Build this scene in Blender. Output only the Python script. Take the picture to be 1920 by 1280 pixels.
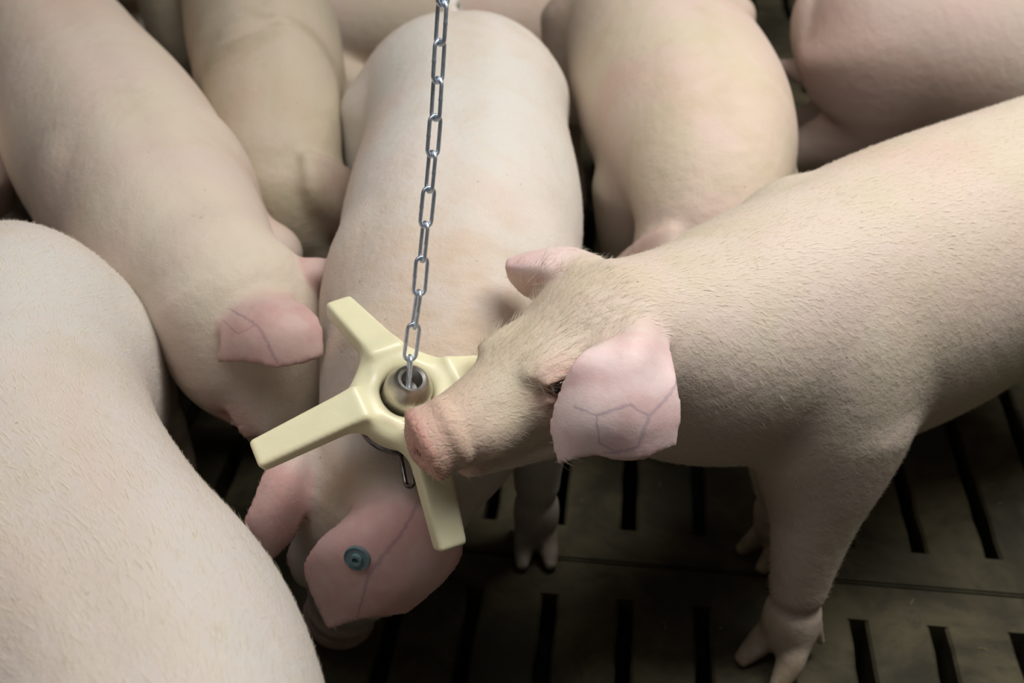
import bpy, bmesh, math, random
import numpy as np
from mathutils import Vector, Matrix
for o in list(bpy.data.objects):
    bpy.data.objects.remove(o)
S = bpy.context.scene
C = S.collection
random.seed(7)
RNG = np.random.default_rng(11)

# ------------------------------------------------------------------ camera
PITCH = math.radians(36.0)
CAM_Z = 1.2
FPX = 40.0 / 36.0 * 1920.0
cd = bpy.data.cameras.new('camera'); cam = bpy.data.objects.new('camera', cd); C.objects.link(cam)
cam.location = (0, 0, CAM_Z); cam.rotation_euler = (math.pi / 2 - PITCH, 0, 0)
cd.lens = 40.0; cd.sensor_width = 36.0; cd.sensor_fit = 'HORIZONTAL'
cd.clip_start = 0.02; cd.clip_end = 60
cd.dof.use_dof = True; cd.dof.focus_distance = 1.08; cd.dof.aperture_fstop = 4.5
S.camera = cam

# ------------------------------------------------------------------ world, barn lamps, exposure
w = bpy.data.worlds.new('barn_air'); S.world = w; w.use_nodes = True
w.node_tree.nodes['Background'].inputs[0].default_value = (1.0, 0.93, 0.84, 1)
w.node_tree.nodes['Background'].inputs[1].default_value = 0.035
def area(name, loc, rot, sx, sy, power, col):
    l = bpy.data.lights.new(name, 'AREA'); l.shape = 'RECTANGLE'; l.size = sx; l.size_y = sy
    l.energy = power; l.color = col
    o = bpy.data.objects.new(name, l); C.objects.link(o); o.location = loc; o.rotation_euler = rot
    return o
area('ceiling_lamp', (1.15, 1.25, 2.9), (0, math.radians(16), 0), 2.0, 1.0, 84, (1.0, 0.975, 0.93))
area('ceiling_lamp', (-0.7, 0.25, 3.0), (0, 0, 0), 1.8, 0.9, 15, (0.97, 0.98, 1.0))
S.view_settings.view_transform = 'Standard'; S.view_settings.look = 'None'
S.view_settings.exposure = 0.0; S.view_settings.gamma = 1.0; S.view_settings.use_curve_mapping = False

def P(px, py, d):
    """the world point seen at a photograph pixel, d metres deep"""
    X = (px - 960) / FPX * d; U = (640 - py) / FPX * d
    return np.array([X, d * math.cos(PITCH) + U * math.sin(PITCH), CAM_Z - d * math.sin(PITCH) + U * math.cos(PITCH)])

# ------------------------------------------------------------------ node helpers
def new_mat(name):
    m = bpy.data.materials.new(name); m.use_nodes = True
    nt = m.node_tree; b = nt.nodes['Principled BSDF']
    return m, nt, b
def N(nt, t, **kw):
    n = nt.nodes.new(t)
    for k, v in kw.items():
        setattr(n, k, v)
    return n
def noise(nt, vec, scale, detail=4, rough=0.55, dist=0.0):
    n = N(nt, 'ShaderNodeTexNoise'); n.inputs['Scale'].default_value = scale
    n.inputs['Detail'].default_value = detail; n.inputs['Roughness'].default_value = rough
    n.inputs['Distortion'].default_value = dist
    nt.links.new(vec, n.inputs['Vector']); return n.outputs['Fac']
def ramp(nt, fac, lo, hi):
    n = N(nt, 'ShaderNodeMapRange'); n.inputs['From Min'].default_value = lo; n.inputs['From Max'].default_value = hi
    n.interpolation_type = 'SMOOTHSTEP'
    nt.links.new(fac, n.inputs['Value']); return n.outputs['Result']
def mth(nt, op, a, b=None):
    n = N(nt, 'ShaderNodeMath', operation=op)
    for i, v in enumerate((a, b)):
        if v is None: continue
        if isinstance(v, (int, float)): n.inputs[i].default_value = v
        else: nt.links.new(v, n.inputs[i])
    return n.outputs[0]
def mix(nt, fac, a, b):
    n = N(nt, 'ShaderNodeMix', data_type='RGBA')
    for sock, v in ((n.inputs[0], fac), (n.inputs[6], a), (n.inputs[7], b)):
        if isinstance(v, (int, float)): sock.default_value = v
        elif isinstance(v, tuple): sock.default_value = (*v, 1)
        else: nt.links.new(v, sock)
    return n.outputs[2]
def bump(nt, b, h, strength, dist):
    n = N(nt, 'ShaderNodeBump'); n.inputs['Strength'].default_value = strength; n.inputs['Distance'].default_value = dist
    nt.links.new(h, n.inputs['Height']); nt.links.new(n.outputs[0], b.inputs['Normal'])

def vein_mask(nt, uv, polys):
    """soft mask of branching veins drawn in the ear's own (along, across) coordinates"""
    best = None
    for (a, b_, wd) in polys:
        ba = (b_[0] - a[0], b_[1] - a[1], 0)
        s = N(nt, 'ShaderNodeVectorMath', operation='SUBTRACT'); nt.links.new(uv, s.inputs[0]); s.inputs[1].default_value = (a[0], a[1], 0)
        dt = N(nt, 'ShaderNodeVectorMath', operation='DOT_PRODUCT'); nt.links.new(s.outputs[0], dt.inputs[0]); dt.inputs[1].default_value = ba
        t = mth(nt, 'DIVIDE', dt.outputs['Value'], ba[0] ** 2 + ba[1] ** 2 + 1e-9)
        cl = N(nt, 'ShaderNodeClamp'); nt.links.new(t, cl.inputs[0])
        sc = N(nt, 'ShaderNodeVectorMath', operation='SCALE'); sc.inputs[0].default_value = ba; nt.links.new(cl.outputs[0], sc.inputs['Scale'])
        s2 = N(nt, 'ShaderNodeVectorMath', operation='SUBTRACT'); nt.links.new(s.outputs[0], s2.inputs[0]); nt.links.new(sc.outputs[0], s2.inputs[1])
        ln = N(nt, 'ShaderNodeVectorMath', operation='LENGTH'); nt.links.new(s2.outputs[0], ln.inputs[0])
        v = N(nt, 'ShaderNodeMapRange'); v.inputs['From Min'].default_value = wd * 1.5; v.inputs['From Max'].default_value = 0.0
        nt.links.new(ln.outputs['Value'], v.inputs['Value']); v.interpolation_type = 'SMOOTHSTEP'
        best = v.outputs[0] if best is None else mth(nt, 'MAXIMUM', best, v.outputs[0])
    return best

def skin_mat(name, cream, pink, dirt, ear, veins=None, dirt_amt=0.5, seed=0.0):
    m, nt, b = new_mat(name)
    tc = N(nt, 'ShaderNodeTexCoord'); mp = N(nt, 'ShaderNodeMapping'); mp.inputs['Location'].default_value = (seed, seed * 1.7, seed * 0.6)
    nt.links.new(tc.outputs['Object'], mp.inputs['Vector']); v = mp.outputs['Vector']
    za = N(nt, 'ShaderNodeAttribute', attribute_name='zone'); sp = N(nt, 'ShaderNodeSeparateColor'); nt.links.new(za.outputs['Color'], sp.inputs[0])
    col = mix(nt, ramp(nt, noise(nt, v, 5.5, 3, 0.5, 0.4), 0.36, 0.62), cream, pink)
    col = mix(nt, mth(nt, 'MULTIPLY', ramp(nt, noise(nt, v, 3.1, 4, 0.55, 0.6), 0.48, 0.70), 0.55), col, tuple(p * k for p, k in zip(pink, (0.96, 0.82, 0.78))))
    # dried muck rubbed into the coat
    df = mth(nt, 'MULTIPLY', ramp(nt, noise(nt, v, 7.0, 5, 0.6, 0.8), 0.5, 0.75), dirt_amt)
    df = mth(nt, 'MAXIMUM', df, mth(nt, 'MULTIPLY', sp.outputs[2], ramp(nt, noise(nt, v, 22.0, 4, 0.6), 0.2, 0.75)))
    col = mix(nt, df, col, dirt)
    # sparse dark specks of dirt
    vo = N(nt, 'ShaderNodeTexVoronoi'); vo.inputs['Scale'].default_value = 62.0; nt.links.new(v, vo.inputs['Vector'])
    sx = N(nt, 'ShaderNodeSeparateColor'); nt.links.new(vo.outputs['Color'], sx.inputs[0])
    sk = mth(nt, 'MULTIPLY', ramp(nt, vo.outputs['Distance'], 0.12, 0.05), mth(nt, 'GREATER_THAN', sx.outputs[0], 0.86))
    col = mix(nt, mth(nt, 'MULTIPLY', sk, 0.45), col, (0.22, 0.14, 0.07))
    ecol = mix(nt, ramp(nt, noise(nt, v, 26.0, 4, 0.6), 0.35, 0.7), ear, tuple(c * k for c, k in zip(ear, (0.93, 0.80, 0.80))))
    if veins:
        ua = N(nt, 'ShaderNodeAttribute', attribute_name='ear_uv')
        vm = mth(nt, 'MULTIPLY', vein_mask(nt, ua.outputs['Vector'], veins), 0.5)
        ecol = mix(nt, vm, ecol, tuple(c * k for c, k in zip(ear, (0.42, 0.42, 0.55))))
    col = mix(nt, sp.outputs[0], col, ecol)
    col = mix(nt, sp.outputs[1], col, (0.57, 0.26, 0.22))
    lg = mth(nt, 'MULTIPLY', za.outputs['Alpha'], mth(nt, 'ADD', mth(nt, 'MULTIPLY', ramp(nt, noise(nt, v, 18.0, 4, 0.6), 0.25, 0.7), 0.6), 0.35))
    col = mix(nt, lg, col, (0.17, 0.12, 0.065))
    nt.links.new(col, b.inputs['Base Color'])
    b.inputs['Roughness'].default_value = 0.62
    b.inputs['Specular IOR Level'].default_value = 0.32
    b.inputs['Subsurface Weight'].default_value = 0.18
    b.inputs['Subsurface Radius'].default_value = (1.0, 0.45, 0.3)
    b.inputs['Subsurface Scale'].default_value = 0.008
    h = mth(nt, 'ADD', mth(nt, 'MULTIPLY', noise(nt, v, 45, 5, 0.6), 1.0), mth(nt, 'MULTIPLY', noise(nt, v, 420, 3, 0.6), 0.22))
    wr = N(nt, 'ShaderNodeTexVoronoi', feature='DISTANCE_TO_EDGE'); wr.inputs['Scale'].default_value = 120; nt.links.new(v, wr.inputs['Vector'])
    h = mth(nt, 'ADD', h, mth(nt, 'MULTIPLY', mth(nt, 'MINIMUM', wr.outputs['Distance'], 0.25), mth(nt, 'MULTIPLY', sp.outputs[1], 1.6)))
    h = mth(nt, 'MULTIPLY', h, mth(nt, 'SUBTRACT', 1.0, mth(nt, 'MULTIPLY', sp.outputs[0], 0.65)))
    bump(nt, b, h, 0.35, 0.006)
    return m

def plain_mat(name, col, rough, metal=0.0, nscale=60, namp=0.08, bstr=0.1, spec=0.5):
    m, nt, b = new_mat(name)
    tc = N(nt, 'ShaderNodeTexCoord'); v = tc.outputs['Object']
    f = noise(nt, v, nscale, 5, 0.6)
    c = mix(nt, ramp(nt, f, 0.3, 0.7), tuple(x * (1 - namp) for x in col), tuple(min(1, x * (1 + namp)) for x in col))
    nt.links.new(c, b.inputs['Base Color'])
    b.inputs['Metallic'].default_value = metal; b.inputs['Specular IOR Level'].default_value = spec
    r = N(nt, 'ShaderNodeMapRange'); r.inputs['To Min'].default_value = rough * 0.8; r.inputs['To Max'].default_value = rough * 1.25
    nt.links.new(noise(nt, v, nscale * 2.3, 3), r.inputs['Value']); nt.links.new(r.outputs[0], b.inputs['Roughness'])
    bump(nt, b, f, bstr, 0.002)
    return m

# ------------------------------------------------------------------ linking helpers
def link(name, me, parent=None, mat=None, kind=None):
    o = bpy.data.objects.new(name, me); C.objects.link(o)
    if mat is not None and not me.materials: me.materials.append(mat)
    if parent is not None: o.parent = parent
    if kind: o['kind'] = kind
    return o
def thing(name, loc, label, cat, group=None):
    o = bpy.data.objects.new(name, None); C.objects.link(o); o.location = loc
    o.empty_display_size = 0.05
    o['label'] = label; o['category'] = cat
    if group: o['group'] = group
    return o
def mesh_np(name, verts, quads, smooth=True):
    me = bpy.data.meshes.new(name)
    nv, nq = len(verts), len(quads); k = quads.shape[1]
    me.vertices.add(nv); me.vertices.foreach_set('co', verts.astype(np.float32).ravel())
    me.loops.add(nq * k); me.loops.foreach_set('vertex_index', quads.astype(np.int32).ravel())
    me.polygons.add(nq); me.polygons.foreach_set('loop_start', np.arange(0, nq * k, k, dtype=np.int32))
    me.update(calc_edges=True); me.validate()
    if smooth: me.polygons.foreach_set('use_smooth', np.ones(len(me.polygons), bool))
    return me
def mesh_bm(name, bm, smooth=True):
    me = bpy.data.meshes.new(name); bm.to_mesh(me); bm.free()
    if smooth: me.polygons.foreach_set('use_smooth', np.ones(len(me.polygons), bool))
    return me
def smooth_by_angle(me, deg=35):
    bm = bmesh.new(); bm.from_mesh(me)
    for e in bm.edges:
        if len(e.link_faces) == 2 and e.calc_face_angle(0) > math.radians(deg): e.smooth = False
    bm.to_mesh(me); bm.free()

# ------------------------------------------------------------------ floor: cast slatted concrete panels
PSI = math.radians(6.3)                     # the slots run a little to the right
FD = np.array([math.sin(PSI), math.cos(PSI)]); FR = np.array([math.cos(PSI), -math.sin(PSI)])
fm, nt, b = new_mat('wet_dark_concrete')
geo = N(nt, 'ShaderNodeNewGeometry'); v = geo.outputs['Position']
c = mix(nt, ramp(nt, noise(nt, v, 6, 6, 0.6, 0.5), 0.35, 0.68), (0.030, 0.026, 0.015), (0.092, 0.078, 0.043))
c = mix(nt, mth(nt, 'MULTIPLY', ramp(nt, noise(nt, v, 38, 5, 0.65), 0.5, 0.72), 0.5), c, (0.030, 0.024, 0.019))
nt.links.new(c, b.inputs['Base Color'])
r = N(nt, 'ShaderNodeMapRange'); r.inputs['To Min'].default_value = 0.5; r.inputs['To Max'].default_value = 0.95
nt.links.new(noise(nt, v, 9, 4), r.inputs['Value']); nt.links.new(r.outputs[0], b.inputs['Roughness'])
b.inputs['Specular IOR Level'].default_value = 0.25
bump(nt, b, mth(nt, 'ADD', noise(nt, v, 60, 6, 0.7), mth(nt, 'MULTIPLY', noise(nt, v, 300, 3), 0.4)), 0.5, 0.004)
pitm, nt, b = new_mat('slurry_pit'); b.inputs['Base Color'].default_value = (0.004, 0.0035, 0.003, 1); b.inputs['Roughness'].default_value = 0.9
nt.links.new(ramp(nt, noise(nt, N(nt, 'ShaderNodeTexCoord').outputs['Object'], 9), 0, 1), b.inputs['Specular IOR Level'])

PITCH_S, SLOT = 0.1035, 0.0200
ROW = 0.535; EDGE = 0.066; TH = 0.09
JOINT0 = 1.128                              # joint between two panel rows, measured along the slots at x = 0
def fpt(u, t):                              # u across, t along the slots
    p = FR * u + FD * t; return p
floor = bpy.data.objects.new('floor', None)
def box_bm(bm, u0, u1, t0, t1, z0, z1):
    q = [fpt(u0, t0), fpt(u1, t0), fpt(u1, t1), fpt(u0, t1)]
    vs = [bm.verts.new((*p, z)) for z in (z0, z1) for p in q]
    for f in ((0, 3, 2, 1), (4, 5, 6, 7), (0, 1, 5, 4), (1, 2, 6, 5), (2, 3, 7, 6), (3, 0, 4, 7)):
        bm.faces.new([vs[i] for i in f])
bm = bmesh.new()                            # pit bottom under the slats
box_bm(bm, -2.2, 2.2, -0.6, 4.2, -0.62, -0.6)
floor = link('floor', mesh_bm('floor', bm, False), None, pitm, 'structure')
U0, NU = -1.6683, 33
def slat_mesh(length, seed):
    """one slat: worn, chipped edges along the slots"""
    rr = random.Random(seed); bm = bmesh.new(); n = 10; hw = (PITCH_S - SLOT) / 2
    rows = []
    for i in range(n + 1):
        t = -length / 2 + length * i / n
        j0, j1 = (0, 0) if i in (0, n) else (rr.uniform(-.0018, .0016), rr.uniform(-.0018, .0016))
        sec = [(-hw + .004, -TH), (-hw + j0, -.004), (-hw + .004 + j0, 0), (hw - .004 + j1, 0), (hw + j1, -.004), (hw - .004, -TH)]
        rows.append([bm.verts.new((*(fpt(u, t)), z)) for u, z in sec])
    for a, b2 in zip(rows, rows[1:]):
        for i in range(5): bm.faces.new((a[i], a[i + 1], b2[i + 1], b2[i]))
    bmesh.ops.recalc_face_normals(bm, faces=bm.faces)
    me = mesh_bm('slat', bm, False); me.materials.append(fm); return me
SL = ROW - 2 * EDGE
slats = [slat_mesh(SL, k) for k in range(5)]
for rI in range(-2, 5):
    t0 = JOINT0 + rI * ROW
    for e0, e1, ej in ((t0 + .0015, t0 + EDGE, t0 + .0015), (t0 + ROW - EDGE, t0 + ROW - .0015, t0 + ROW - .0015)):
        bm = bmesh.new(); box_bm(bm, U0 - PITCH_S / 2, U0 + (NU - .5) * PITCH_S, e0, e1, -TH, 0)
        bmesh.ops.bevel(bm, geom=[e for e in bm.edges if all(abs(v_.co.z) < 1e-4 and abs(v_.co.x * FD[0] + v_.co.y * FD[1] - ej) < 1e-4 for v_ in e.verts)], offset=.003, segments=2, affect='EDGES')
        link('crossbar', mesh_bm('crossbar', bm, False), floor, fm)
    for k in range(NU):
        o = link('slat', slats[random.randrange(5)], floor)
        p = fpt(U0 + k * PITCH_S + random.uniform(-.0012, .0012), t0 + ROW / 2); o.location = (*p, 0)

# ------------------------------------------------------------------ signed-distance sculpting
def catmull(ctrl, n):
    ctrl = np.asarray(ctrl, float); m = len(ctrl)
    t = np.linspace(0, m - 1, n); i = np.clip(t.astype(int), 0, m - 2); u = (t - i)[:, None]
    p0 = ctrl[np.maximum(i - 1, 0)]; p1 = ctrl[i]; p2 = ctrl[i + 1]; p3 = ctrl[np.minimum(i + 2, m - 1)]
    return 0.5 * (2 * p1 + (p2 - p0) * u + (2 * p0 - 5 * p1 + 4 * p2 - p3) * u * u + (3 * p1 - p0 - 3 * p2 + p3) * u ** 3)
def unit(a): return a / (np.linalg.norm(a, axis=-1, keepdims=True) + 1e-12)

class Tube:
    """swept ellipse; control rows are x, y, z, half width, half height up, half height down"""
    def __init__(s, rows, up=(0, 0, 1), k=0.02, n=None, cap=0.7, soft=0, groove=0.0):
        s.groove = groove
        rows = np.asarray(rows, float)
        L = np.sum(np.linalg.norm(np.diff(rows[:, :3], axis=0), axis=1)); n = n or max(12, int(L / 0.009))
        q = catmull(rows, n)
        for _ in range(soft):                   # even out the bends, ends kept
            q[1:-1] = q[1:-1] * .5 + (q[:-2] + q[2:]) * .25
        s.c = q[:, :3]; s.r = np.maximum(q[:, 3:], 0.002)
        T = unit(np.gradient(s.c, axis=0)); up = np.broadcast_to(np.asarray(up, float), T.shape)
        s.lat = unit(np.cross(T, up)); s.ver = np.cross(s.lat, T); s.T = T; s.k = k; s.cap = cap
        s.step = np.linalg.norm(np.gradient(s.c, axis=0), axis=1)
        m = s.r.max() + max(0.03, 1.4 * k)
        s.lo = s.c.min(0) - m; s.hi = s.c.max(0) + m
    def near(s, p):
        idx = np.empty(len(p), int); c2 = (s.c ** 2).sum(1)
        for a in range(0, len(p), 200000):
            idx[a:a + 200000] = np.argmin(c2[None] - 2 * p[a:a + 200000] @ s.c.T, axis=1)
        return idx
    def sd(s, p):
        i = s.near(p); d = p - s.c[i]
        a = (d * s.T[i]).sum(1); st = s.step[i]; n = len(s.c)
        f = np.clip(a / st, -1, 1); f = np.where((i == 0) & (f < 0), 0, np.where((i == n - 1) & (f > 0), 0, f))
        j = np.clip(i + np.sign(f).astype(int), 0, n - 1); g = np.abs(f)[:, None]
        cc = s.c[i] * (1 - g) + s.c[j] * g; r = s.r[i] * (1 - g) + s.r[j] * g
        lat = s.lat[i] * (1 - g) + s.lat[j] * g; ver = s.ver[i] * (1 - g) + s.ver[j] * g
        d = p - cc
        l = (d * lat).sum(1); h = (d * ver).sum(1); a = (d * s.T[i]).sum(1)
        a = np.where((i == 0) | (i == n - 1), a, 0)
        up_r = r[:, 1] * (1 - s.groove * np.exp(-(l / (.22 * r[:, 0])) ** 2)) if s.groove else r[:, 1]
        hh = np.where(h > 0, up_r, r[:, 2]); wc = np.minimum(r[:, 0], hh) * s.cap
        k0 = np.sqrt((l / r[:, 0]) ** 2 + (h / hh) ** 2 + (a / wc) ** 2)
        k1 = np.sqrt((l / r[:, 0] ** 2) ** 2 + (h / hh ** 2) ** 2 + (a / wc ** 2) ** 2)
        return np.where(k0 < .2, -np.minimum(r[:, 0], hh) * .8, k0 * (k0 - 1) / (k1 + 1e-9))

class Ell:
    def __init__(s, c, r, R=None, k=0.02):
        s.c = np.asarray(c, float); s.r = np.asarray(r, float); s.R = np.eye(3) if R is None else np.asarray(R, float); s.k = k
        m = s.r.max() + max(0.03, 1.4 * k); s.lo = s.c - m; s.hi = s.c + m
    def sd(s, p):
        q = (p - s.c) @ s.R.T
        k0 = np.sqrt(((q / s.r) ** 2).sum(1)); k1 = np.sqrt(((q / s.r ** 2) ** 2).sum(1))
        return np.where(k0 < .2, -s.r.min() * .8, k0 * (k0 - 1) / (k1 + 1e-9))

class Ear:
    """thin curved flap from a grid of control points (rows base to tip, columns across)"""
    def __init__(s, grid, th0=0.006, th1=0.0035, k=0.012):
        g = np.asarray(grid, float); a, b2 = g.shape[:2]
        na = 2 + int(np.max(np.linalg.norm(np.diff(g, axis=0), axis=2).sum(0)) / 0.0022)
        nb = 2 + int(np.max(np.linalg.norm(np.diff(g, axis=1), axis=2).sum(1)) / 0.0022)
        q = catmull(g.reshape(a, -1), na).reshape(na, b2, 3)
        q = catmull(q.transpose(1, 0, 2).reshape(b2, -1), nb).reshape(nb, na, 3).transpose(1, 0, 2)
        s.shape = (na, nb); s.pts = q.reshape(-1, 3)
        uu, vv = np.meshgrid(np.linspace(0, 1, na), np.linspace(0, 1, nb), indexing='ij'); s.uv = np.stack([uu.ravel(), vv.ravel()], 1)
        edge = np.minimum(np.minimum(vv, 1 - vv) * 2, (1 - uu) * 2).ravel()
        s.th = th1 + (th0 - th1) * (1 - s.uv[:, 0]) * np.clip(edge * 2, .3, 1)
        s.k = k; s.lo = s.pts.min(0) - .025; s.hi = s.pts.max(0) + .025
        from mathutils import kdtree
        s.kd = kdtree.KDTree(len(s.pts))
        for i, p in enumerate(s.pts): s.kd.insert(p, i)
        s.kd.balance()
    def find(s, p):
        idx = np.empty(len(p), int); d = np.empty(len(p))
        # coarse pass on a thinned set, exact pass only close by
        sub = s.pts[::9]; s2 = (sub ** 2).sum(1)
        for a in range(0, len(p), 60000):
            q = p[a:a + 60000]; dd = s2[None] - 2 * q @ sub.T; j = np.argmin(dd, 1)
            d[a:a + 60000] = np.sqrt(np.maximum(dd[np.arange(len(q)), j] + (q ** 2).sum(1), 0)); idx[a:a + 60000] = j * 9
        for i in np.nonzero(d < 0.03)[0]:
            co, ix, ds = s.kd.find(p[i]); idx[i] = ix; d[i] = ds
        return idx, d
    def sd(s, p):
        i, d = s.find(p); return d - s.th[i]

def smin(a, b2, k):
    h = np.clip(0.5 + 0.5 * (b2 - a) / k, 0, 1); return b2 * (1 - h) + a * h - k * h * (1 - h)
def evaluate(prims, cuts, p):
    d = np.full(len(p), 0.08)
    for q in prims:
        m = np.all((p >= q.lo) & (p <= q.hi), axis=1)
        if m.any(): d[m] = smin(d[m], q.sd(p[m]), q.k)
    for q in cuts:
        m = np.all((p >= q.lo) & (p <= q.hi), axis=1)
        if m.any(): d[m] = -smin(-d[m], q.sd(p[m]), q.k)
    return d

CORN = np.array([[i, j, k] for i in (0, 1) for j in (0, 1) for k in (0, 1)])
EDG = [(a, b2) for a in range(8) for b2 in range(a + 1, 8) if np.abs(CORN[a] - CORN[b2]).sum() == 1]
def surface(prims, cuts, h):
    lo = np.min([q.lo for q in prims], 0) - .02; hi = np.max([q.hi for q in prims], 0) + .02
    F = 6; n = (np.ceil((hi - lo) / (h * F)).astype(int)) * F
    nc = n // F
    cg = np.stack(np.meshgrid(*[lo[a] + (np.arange(nc[a]) + .5) * h * F for a in range(3)], indexing='ij'), -1).reshape(-1, 3)
    dc = evaluate(prims, cuts, cg).reshape(nc)
    near = np.abs(dc) < h * F * 1.25 + .008
    for q in prims:                                          # thin flaps slip through the coarse grid
        if isinstance(q, Ear):
            ii = np.clip(((q.pts - lo) / (h * F)).astype(int), 0, nc - 1); near[ii[:, 0], ii[:, 1], ii[:, 2]] = True
    D = np.repeat(np.repeat(np.repeat(dc, F, 0), F, 1), F, 2)
    act = np.repeat(np.repeat(np.repeat(near, F, 0), F, 1), F, 2)
    ix = np.argwhere(act); D[act] = evaluate(prims, cuts, lo + (ix + .5) * h)
    sg = D < 0
    cnt = sum(sg[c[0]:n[0] - 1 + c[0], c[1]:n[1] - 1 + c[1], c[2]:n[2] - 1 + c[2]].astype(np.int8) for c in CORN)
    cell = np.argwhere((cnt > 0) & (cnt < 8)); del cnt
    vals = np.stack([D[cell[:, 0] + c[0], cell[:, 1] + c[1], cell[:, 2] + c[2]] for c in CORN], 1)
    acc = np.zeros((len(cell), 3)); num = np.zeros(len(cell))
    for a, b2 in EDG:
        va, vb = vals[:, a], vals[:, b2]; m = (va < 0) != (vb < 0)
        t = np.where(m, va / np.where(m, va - vb, 1), 0)
        acc += np.where(m[:, None], CORN[a] + t[:, None] * (CORN[b2] - CORN[a]), 0); num += m
    verts = lo + (cell + acc / num[:, None] + .5) * h
    lut = np.full(n, -1, np.int32); lut[tuple(cell.T)] = np.arange(len(cell))
    quads = []
    for ax in range(3):
        sl0 = [slice(1, n[a] - 1) for a in range(3)]; sl1 = list(sl0); sl1[ax] = slice(2, n[ax])
        e = np.argwhere(sg[tuple(sl0)] != sg[tuple(sl1)]) + 1
        o1, o2 = [(1, 2), (2, 0), (0, 1)][ax]
        d1 = np.zeros(3, int); d1[o1] = 1; d2 = np.zeros(3, int); d2[o2] = 1
        q = np.stack([lut[tuple((e - x).T)] for x in (d1 + d2, d2, 0 * d1, d1)], 1)
        fl = sg[tuple(e.T)]; q[~fl] = q[~fl][:, ::-1]; quads.append(q)
    quads = np.concatenate(quads); quads = quads[(quads >= 0).all(1)]
    # one light relaxation
    for _ in range(2):
        acc = np.zeros_like(verts); num = np.zeros(len(verts))
        for a, b2 in ((0, 1), (1, 2), (2, 3), (3, 0)):
            for x, y in ((a, b2), (b2, a)):
                num += np.bincount(quads[:, x], minlength=len(verts))
                for t in range(3): acc[:, t] += np.bincount(quads[:, x], verts[quads[:, y], t], len(verts))
        verts = verts * .55 + .45 * acc / num[:, None]
    return verts, quads

# ------------------------------------------------------------------ pig anatomy
Z3 = np.array([0, 0, 1.0])
PROFILE = [  # along the trunk: s, centre z, half width, half height up, half height down
    (0.00, .425, .070, .085, .100), (0.06, .430, .125, .128, .150), (0.17, .430, .163, .162, .175),
    (0.34, .432, .150, .160, .165), (0.55, .425, .170, .168, .180), (0.76, .425, .166, .168, .175),
    (0.90, .430, .152, .160, .165), (1.00, .435, .130, .140, .145)]
def torso(path, W=1.0, H=1.0, dz=0.0, k=.03, neck=(), B=1.0, rump=1.0):
    path = np.asarray(path, float); q = catmull(path, 60)
    s = np.concatenate([[0], np.cumsum(np.linalg.norm(np.diff(q, axis=0), axis=1))]); s /= s[-1]
    rows = [(np.interp(a, s, q[:, 0]), np.interp(a, s, q[:, 1]), z + dz, w_ * W * (1 + (rump - 1) * max(0, 1 - a / .34)), hu * H, hd * H * B) for a, z, w_, hu, hd in PROFILE]
    return Tube((rows[:-1] if len(neck) else rows) + [tuple(r) for r in neck], k=k, soft=80 if len(neck) else 6, groove=.022)
def tail(path, curl=1.0, z=.515):
    p, t = at(path, .02, 0, z); l = np.array([-t[1], t[0], 0]); p = p - t * .072
    q = [p + t * .085 - Z3 * .03, p + t * .02, p - t * .012 + Z3 * .010 * curl, p - t * .034 + Z3 * .022 * curl + l * .012, p - t * .040 + Z3 * (.040 * curl - .038) + l * .030 * curl, p - t * .026 - Z3 * (.098 - .076 * curl) + l * .022, p - t * .034 - Z3 * (.13 - .09 * curl) + l * .004]
    return [Tube([(*a, r, r, r) for a, r in zip(q, (.022, .018, .0125, .010, .0085, .007, .005))], up=Z3 + l * .3, k=.012)]
def at(path, s, side, z):
    """a point beside the trunk: s along it, side metres to its left"""
    q = catmull(np.asarray(path, float), 60); L = np.concatenate([[0], np.cumsum(np.linalg.norm(np.diff(q, axis=0), axis=1))]); L /= L[-1]
    i = np.searchsorted(L, s).clip(1, 59); t = unit(q[i] - q[i - 1]); p = np.array([np.interp(s, L, q[:, 0]), np.interp(s, L, q[:, 1])])
    return np.array([p[0] - t[1] * side, p[1] + t[0] * side, z]), np.array([t[0], t[1], 0])
def foot(fx, fy, fwd, sc=1.0, spread=.016):
    """two splayed claws and two dewclaws"""
    fwd = unit(np.array([fwd[0], fwd[1], 0.0])); l = np.array([-fwd[1], fwd[0], 0]); b = np.array([fx, fy, 0.0]); out = []
    for sgn in (-1, 1):
        a = b + l * sgn * .012 * sc + Z3 * .052 * sc; m = b + l * sgn * spread * sc + fwd * .020 * sc + Z3 * .026 * sc
        t = b + l * sgn * spread * 1.25 * sc + fwd * .048 * sc + Z3 * .010
        out.append(Tube([(*a, .017 * sc, .017 * sc, .017 * sc), (*m, .0165 * sc, .018 * sc, .018 * sc), (*t, .010 * sc, .010 * sc, .0085)], up=fwd + Z3 * .3, k=.006, n=16))
        d0 = b + l * sgn * .020 * sc - fwd * .020 * sc + Z3 * .060 * sc; d1 = d0 - fwd * .014 * sc - Z3 * .036 * sc + l * sgn * .006
        out.append(Tube([(*d0, .009 * sc,) + (.009 * sc,) * 2, (*d1, .0055, .0055, .0055)], up=fwd, k=.006, n=8))
    return out
def foreleg(top, foot_xy, fwd, sc=1.0, spread=.016):
    fx, fy = foot_xy; f = np.array([fx, fy, 0.0]); top = np.asarray(top, float)
    prof = [(1.0, .070, .070), (.78, .058, .062), (.58, .043, .048), (.42, .035, .038), (.335, .0325, .034), (.29, .028, .030), (.245, .0325, .034), (.18, .034, .035), (.12, .031, .032)]
    rows = []
    for t, wl, wf in prof:
        z = top[2] * t; e = t ** 1.6
        x = f[0] * (1 - e) + top[0] * e; y = f[1] * (1 - e) + top[1] * e
        rows.append((x, y, z, wl * sc, wf * sc, wf * sc))
    return [Tube(rows, up=np.array([fwd[0], fwd[1], 0]), k=.025)] + foot(fx, fy, fwd, sc, spread)
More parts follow.
